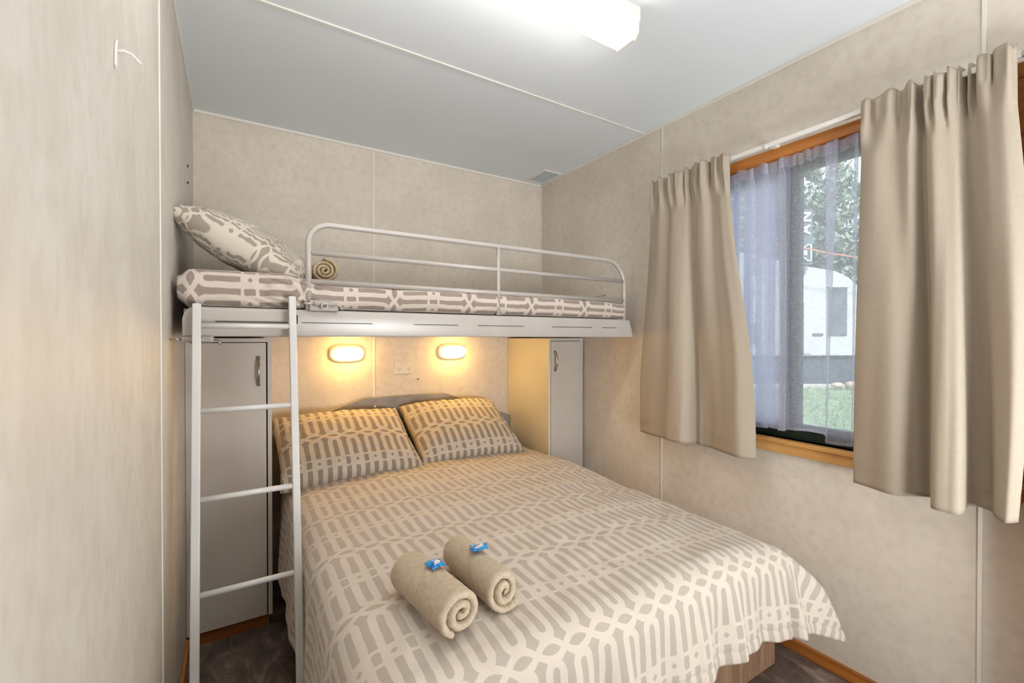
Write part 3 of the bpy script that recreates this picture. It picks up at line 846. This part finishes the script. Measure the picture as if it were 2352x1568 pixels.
# ---------------------------------------------------------------- outside
F2 = Vector((math.sin(math.radians(31.8)), math.cos(math.radians(31.8)), 0)); R2 = Vector((F2.y, -F2.x, 0))
def O(s, t, z): v = F2*t+R2*s; return Vector((v.x, v.y, z))
M['grass'] = noisy('lawn', (118, 140, 108), (168, 186, 150), scale=5, rough=.9, c3=(170, 182, 150), scale2=30, amt2=.6)
M['kerb'] = noisy('pale_concrete', (196, 190, 184), (214, 208, 200), scale=6, rough=.9)
M['van'] = noisy('white_gelcoat', (206, 208, 213), (214, 216, 220), scale=3, rough=.3)
M['vang'] = noisy('tinted_acrylic', (96, 104, 112), (120, 128, 134), scale=3, rough=.15)
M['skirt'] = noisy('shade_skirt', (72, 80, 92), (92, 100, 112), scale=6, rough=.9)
M['leaf'] = noisy('leaf', (128, 144, 126), (182, 194, 176), scale=3, rough=.8)
M['leaf2'] = noisy('leaf_grey', (140, 152, 144), (192, 202, 194), scale=3, rough=.8)
M['bark'] = noisy('bark', (92, 82, 74), (136, 124, 112), scale=12, rough=.9, stretch=(4, 4, 1))
M['cable'] = noisy('orange_rope', (226, 142, 120), (236, 160, 140), scale=5, rough=.7)
M['rock'] = noisy('pale_rock', (196, 178, 158), (226, 212, 196), scale=9, rough=.9, bump=.5, bscale=20)
M['banner'] = noisy('grey_banner', (112, 122, 132), (122, 132, 142), scale=4, rough=.8)
gz0 = -.15
bm = bmesh.new()
grid(bm, 60, 60, lambda i, j: (lerp(XR+T+.02, 60, (i/59)**2), lerp(-25, 60, j/59), gz0+.03*nz(i*.5, j*.5)))
struct(tag(obj('lawn', bm, M['grass'], smooth=True), 'patchy green lawn outside the window', 'lawn'))
# grass blades near the window side (uncountable)
bm = bmesh.new()
for q in range(5200):
    t = random.uniform(4.0, 13.0); s = random.uniform(.50, .85)*t
    p_ = O(s, t, gz0-.02)
    if p_.x < XR+T+.3: continue
    a = random.uniform(0, PI); h = random.uniform(.05, .15); w_ = .006*random.uniform(1, 2)
    d_ = Vector((math.cos(a), math.sin(a), 0)); ln_ = Vector((random.uniform(-.05, .05), random.uniform(-.05, .05), 0))
    v = [bm.verts.new(p_-d_*w_), bm.verts.new(p_+d_*w_), bm.verts.new(p_+Vector((0, 0, h*.6))+ln_*.5+d_*w_*.6), bm.verts.new(p_+Vector((0, 0, h))+ln_)]
    bm.faces.new(v)
o = tag(obj('grass', bm, M['grass']), 'tufts of grass growing on the lawn outside', 'grass'); o['kind'] = 'stuff'
# gravel strip / kerb at the foot of the caravan
a, b_ = O(4, 12.6, 0), O(13, 12.6, 0)
def obox(bm, s0, s1, t0, t1, z0, z1):
    v = [bm.verts.new(O(s, t, z)) for z in (z0, z1) for s, t in ((s0, t0), (s1, t0), (s1, t1), (s0, t1))]
    for f in ((0, 3, 2, 1), (4, 5, 6, 7), (0, 1, 5, 4), (1, 2, 6, 5), (2, 3, 7, 6), (3, 0, 4, 7)): bm.faces.new([v[i] for i in f])
bm = bmesh.new(); obox(bm, 4, 9.3, 12.45, 12.75, gz0-.05, gz0+.10)
tag(obj('kerb', bm, M['kerb'], bevel=.02), 'low pale kerb between the lawn and the caravan', 'kerb')
# caravan
def px2(px, py, t): return (px-1176)/1027.6*t, 1.251-(py-776)/1027.6*t
cv = empty('caravan', 'white caravan parked outside beyond the window glass', 'caravan')
tc_ = 13.2
prof = [px2(x, y, tc_) for x, y in ((1560, 817), (1560, 560), (1640, 566), (1843, 609), (1920, 622), (1950, 636), (1985, 668), (2035, 730), (2050, 800), (2046, 817))]
bm = bmesh.new()
A = [bm.verts.new(O(s, tc_, z)) for s, z in prof]; B = [bm.verts.new(O(s, tc_+2.2, z)) for s, z in prof]
bm.faces.new(A); bm.faces.new(B[::-1])
for i in range(len(A)): bm.faces.new((A[i], B[i], B[(i+1) % len(A)], A[(i+1) % len(A)]))
obj('shell', bm, M['van'], cv, bevel=.04)
def vbox(name, x0, y0, x1, y1, m, d=.03, bev=.02):
    s0, z1 = px2(x0, y0, tc_); s1, z0 = px2(x1, y1, tc_)
    bm = bmesh.new(); obox(bm, s0, s1, tc_-d, tc_+.01, z0, z1); return obj(name, bm, M[m], cv, bevel=bev)
vbox('side_window', 1902, 660, 1945, 771, 'vang', .04, .06)
vbox('side_window', 1722, 742, 1738, 790, 'vang', .04, .02)
vbox('window_frame', 1898, 656, 1949, 660, 'van', .05, .005)
vbox('door', 1846, 695, 1863, 812, 'van', .035, .01)
vbox('vent_cover', 1724, 593, 1736, 632, 'vang', .04, .01)
vbox('vent_cover', 1843, 618, 1848, 630, 'vang', .04, .005)
vbox('vent_cover', 1726, 664, 1733, 680, 'vang', .04, .01)
vbox('door_hinge', 1867, 765, 1890, 771, 'vang', .04, .01)
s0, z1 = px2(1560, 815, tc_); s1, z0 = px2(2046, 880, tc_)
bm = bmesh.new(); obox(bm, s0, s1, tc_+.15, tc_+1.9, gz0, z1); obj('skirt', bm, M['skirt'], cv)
# fence far behind
bm = bmesh.new(); obox(bm, 2, 30, 15.8, 15.9, gz0, 3.1)
tag(obj('fence', bm, M['skirt']), 'dim grey-blue boundary fence behind the caravan', 'fence')
# banner with white lettering, hung sideways
sg = empty('banner', 'grey upright banner with white sideways lettering behind the caravan', 'banner')
tb = 13.0
def txt(s, size, px, py, rot, parent):
    cu = bpy.data.curves.new('lettering', 'FONT'); cu.body = s; cu.size = size; cu.extrude = .004; cu.align_x = 'CENTER'; cu.align_y = 'CENTER'
    cu.offset = .012
    ob = bpy.data.objects.new('lettering', cu); C.objects.link(ob)
    bpy.context.view_layer.update()
    dg = bpy.context.evaluated_depsgraph_get(); me = bpy.data.meshes.new_from_object(ob.evaluated_get(dg))
    bpy.data.objects.remove(ob)
    o2 = link(bpy.data.objects.new('lettering', me)); me.materials.append(M['white']); o2.parent = parent
    s_, z_ = px2(px, py, tb)
    X = R2*math.cos(rot)+Vector((0, 0, 1))*math.sin(rot); Z = -F2; Y = Z.cross(X)
    mx = Matrix((X, Y, Z)).transposed().to_4x4(); mx.translation = O(s_, tb, z_); o2.matrix_world = mx
    return o2
s0, z1 = px2(1826, 480, tb); s1, z0 = px2(1868, 607, tb)
bm = bmesh.new(); obox(bm, s0, s1, tb+.03, tb+.06, z0, z1); obj('cloth', bm, M['banner'], sg)
s0, z1 = px2(1826, 480, tb); s1, z0 = px2(1830, 607, tb)
bm = bmesh.new(); obox(bm, s0-.03, s0+.02, tb+.02, tb+.07, gz0, z1+.1); obj('pole', bm, M['bark'], sg)
txt('N', .40, 1852, 498, PI/2, sg); txt('A', .40, 1850, 527, PI/2, sg)
bm = bmesh.new()
q = [px2(x, y, tb) for x, y in ((1862, 563), (1862, 598), (1855, 599), (1842, 588), (1842, 572), (1855, 562), (1862, 563))]
tube(bm, [O(s, tb-.01, z) for s, z in q], .022, 6)
obox(bm, px2(1844, 0, tb)[0], px2(1853, 0, tb)[0], tb-.02, tb+.02, px2(0, 586, tb)[1], px2(0, 575, tb)[1])
obj('emblem', bm, M['white'], sg)
bm = bmesh.new(); tube(bm, [O(*px2(x, y, 12.3)[:1], 12.3, px2(x, y, 12.3)[1]) for x, y in ((1600, 535), (1860, 572), (1900, 581), (1975, 592), (2110, 606))], .022, 8)
for x in (1600, 2110):
    s_, z_ = px2(x, 535 if x < 1900 else 606, 12.3); tube(bm, [O(s_, 12.3, gz0), O(s_, 12.3, z_)], .03, 8)
tag(obj('rope', bm, M['cable'], smooth=True), 'thin orange rope stretched across in front of the trees', 'rope')
# rocks
for (px_, py_, r_) in ((1926, 873, .15), (1958, 866, .18)):
    bm = bmesh.new(); bmesh.ops.create_icosphere(bm, subdivisions=3, radius=r_)
    s_, z_ = px2(px_, py_, 12.1)
    for v in bm.verts:
        v.co *= 1+.3*nz(v.co.x*4+px_, v.co.y*4, v.co.z*4); v.co.z *= .6
        v.co += O(s_, 12.1, gz0+.12)
    tag(obj('rock', bm, M['rock'], smooth=True), 'pale sandy rock on the grass, %s' % ('left of its neighbour' if r_ < .16 else 'right of its neighbour'), 'rock', 'rocks on the lawn')
# trees: trunk, crown of many leaf clumps
def tree(s, t, h, cr, label, m):
    e = empty('tree', label, 'tree', tuple(O(s, t, gz0)), 'trees behind the caravan')
    rnd = random.Random(int(s*100))
    bm = bmesh.new(); tube(bm, [(0, 0, 0), (.1, .05, h*.3), (-.05, .1, h*.55), (.05, 0, h*.85)], [.22, .17, .12, .04], 10)
    for q in range(6):
        a = rnd.uniform(0, 2*PI); z = h*rnd.uniform(.35, .6)
        tube(bm, [(0, 0, z), (math.cos(a)*cr*.4, math.sin(a)*cr*.4, z+h*.12), (math.cos(a)*cr*.8, math.sin(a)*cr*.8, z+h*.25)], [.08, .05, .02], 8)
    obj('trunk', bm, M['bark'], e, smooth=True)
    bm = bmesh.new()
    for q in range(170):
        a = rnd.uniform(0, 2*PI); rr = cr*rnd.random()**.5; z = h*(.22+.78*rnd.random()*(1-.35*rr/cr))
        c0 = Vector((math.cos(a)*rr, math.sin(a)*rr, z)); cs = rnd.uniform(.35, .8)
        for l in range(58):
            d = Vector((rnd.gauss(0, 1), rnd.gauss(0, 1), rnd.gauss(0, .8))).normalized()*cs*rnd.uniform(.5, 1)
            u = Vector((rnd.gauss(0, 1), rnd.gauss(0, 1), rnd.gauss(0, 1))).normalized(); w_ = u.cross(d).normalized()*.09; u = u*.17
            p0 = c0+d
            bm.faces.new([bm.verts.new(p0-u), bm.verts.new(p0+w_), bm.verts.new(p0+u), bm.verts.new(p0-w_)])
    obj('foliage', bm, M[m], e)
for s_, t_, h_, cr_, lab, m in ((8.6, 20.5, 11.5, 2.7, 'tall grey-green tree behind the left end of the caravan', 'leaf2'), (14.0, 21.8, 12.0, 2.6, 'bushy green tree behind the side window of the caravan', 'leaf'), (19.4, 24.5, 8.6, 2.8, 'lower grey-green tree behind the sloping nose of the caravan', 'leaf2')):
    tree(s_, t_, h_, cr_, lab, m)

# ---------------------------------------------------------------- world, camera
wd = bpy.data.worlds.new('sky'); S.world = wd; wd.use_nodes = True
nt = wd.node_tree; bg = nt.nodes['Background']
tc = N(nt, 'ShaderNodeTexCoord'); sx = N(nt, 'ShaderNodeSeparateXYZ'); nt.links.new(tc.outputs['Generated'], sx.inputs[0])
rp = N(nt, 'ShaderNodeValToRGB'); e = rp.color_ramp.elements
e[0].position = .0; e[0].color = (.93, .94, .98, 1); e[1].position = .55; e[1].color = (.66, .78, .97, 1)
nt.links.new(sx.outputs[2], rp.inputs[0]); nt.links.new(rp.outputs[0], bg.inputs[0]); bg.inputs[1].default_value = 1.9
su = bpy.data.lights.new('sun', 'SUN'); su.energy = 4.0; su.angle = math.radians(6); su.color = (1, .97, .92)
so_ = link(bpy.data.objects.new('sun', su)); so_.rotation_euler = (math.radians(48), 0, math.radians(-20))

# added fill light, unseen behind the camera, aimed up to bounce off the ceiling
al_ = bpy.data.lights.new('added_bounce_fill', 'AREA'); al_.shape = 'RECTANGLE'; al_.size = .8; al_.size_y = .8; al_.energy = 46; al_.color = (.93, .97, 1)
ao = link(bpy.data.objects.new('added_bounce_fill', al_)); ao.location = (1.15, -.95, .75); ao.rotation_euler = (math.radians(138), 0, math.radians(-10))
cam = bpy.data.cameras.new('camera'); co = link(bpy.data.objects.new('camera', cam)); S.camera = co
cam.sensor_width = 36; cam.lens = 1027.6/2352*36; cam.clip_start = .02; cam.clip_end = 300
co.location = (0, 0, 1.251)
co.rotation_euler = (math.radians(90-.4376), 0, math.radians(-31.832))
S.view_settings.view_transform = 'Standard'; S.view_settings.look = 'None'; S.view_settings.exposure = .17; S.view_settings.gamma = 1
S.view_settings.use_curve_mapping = False
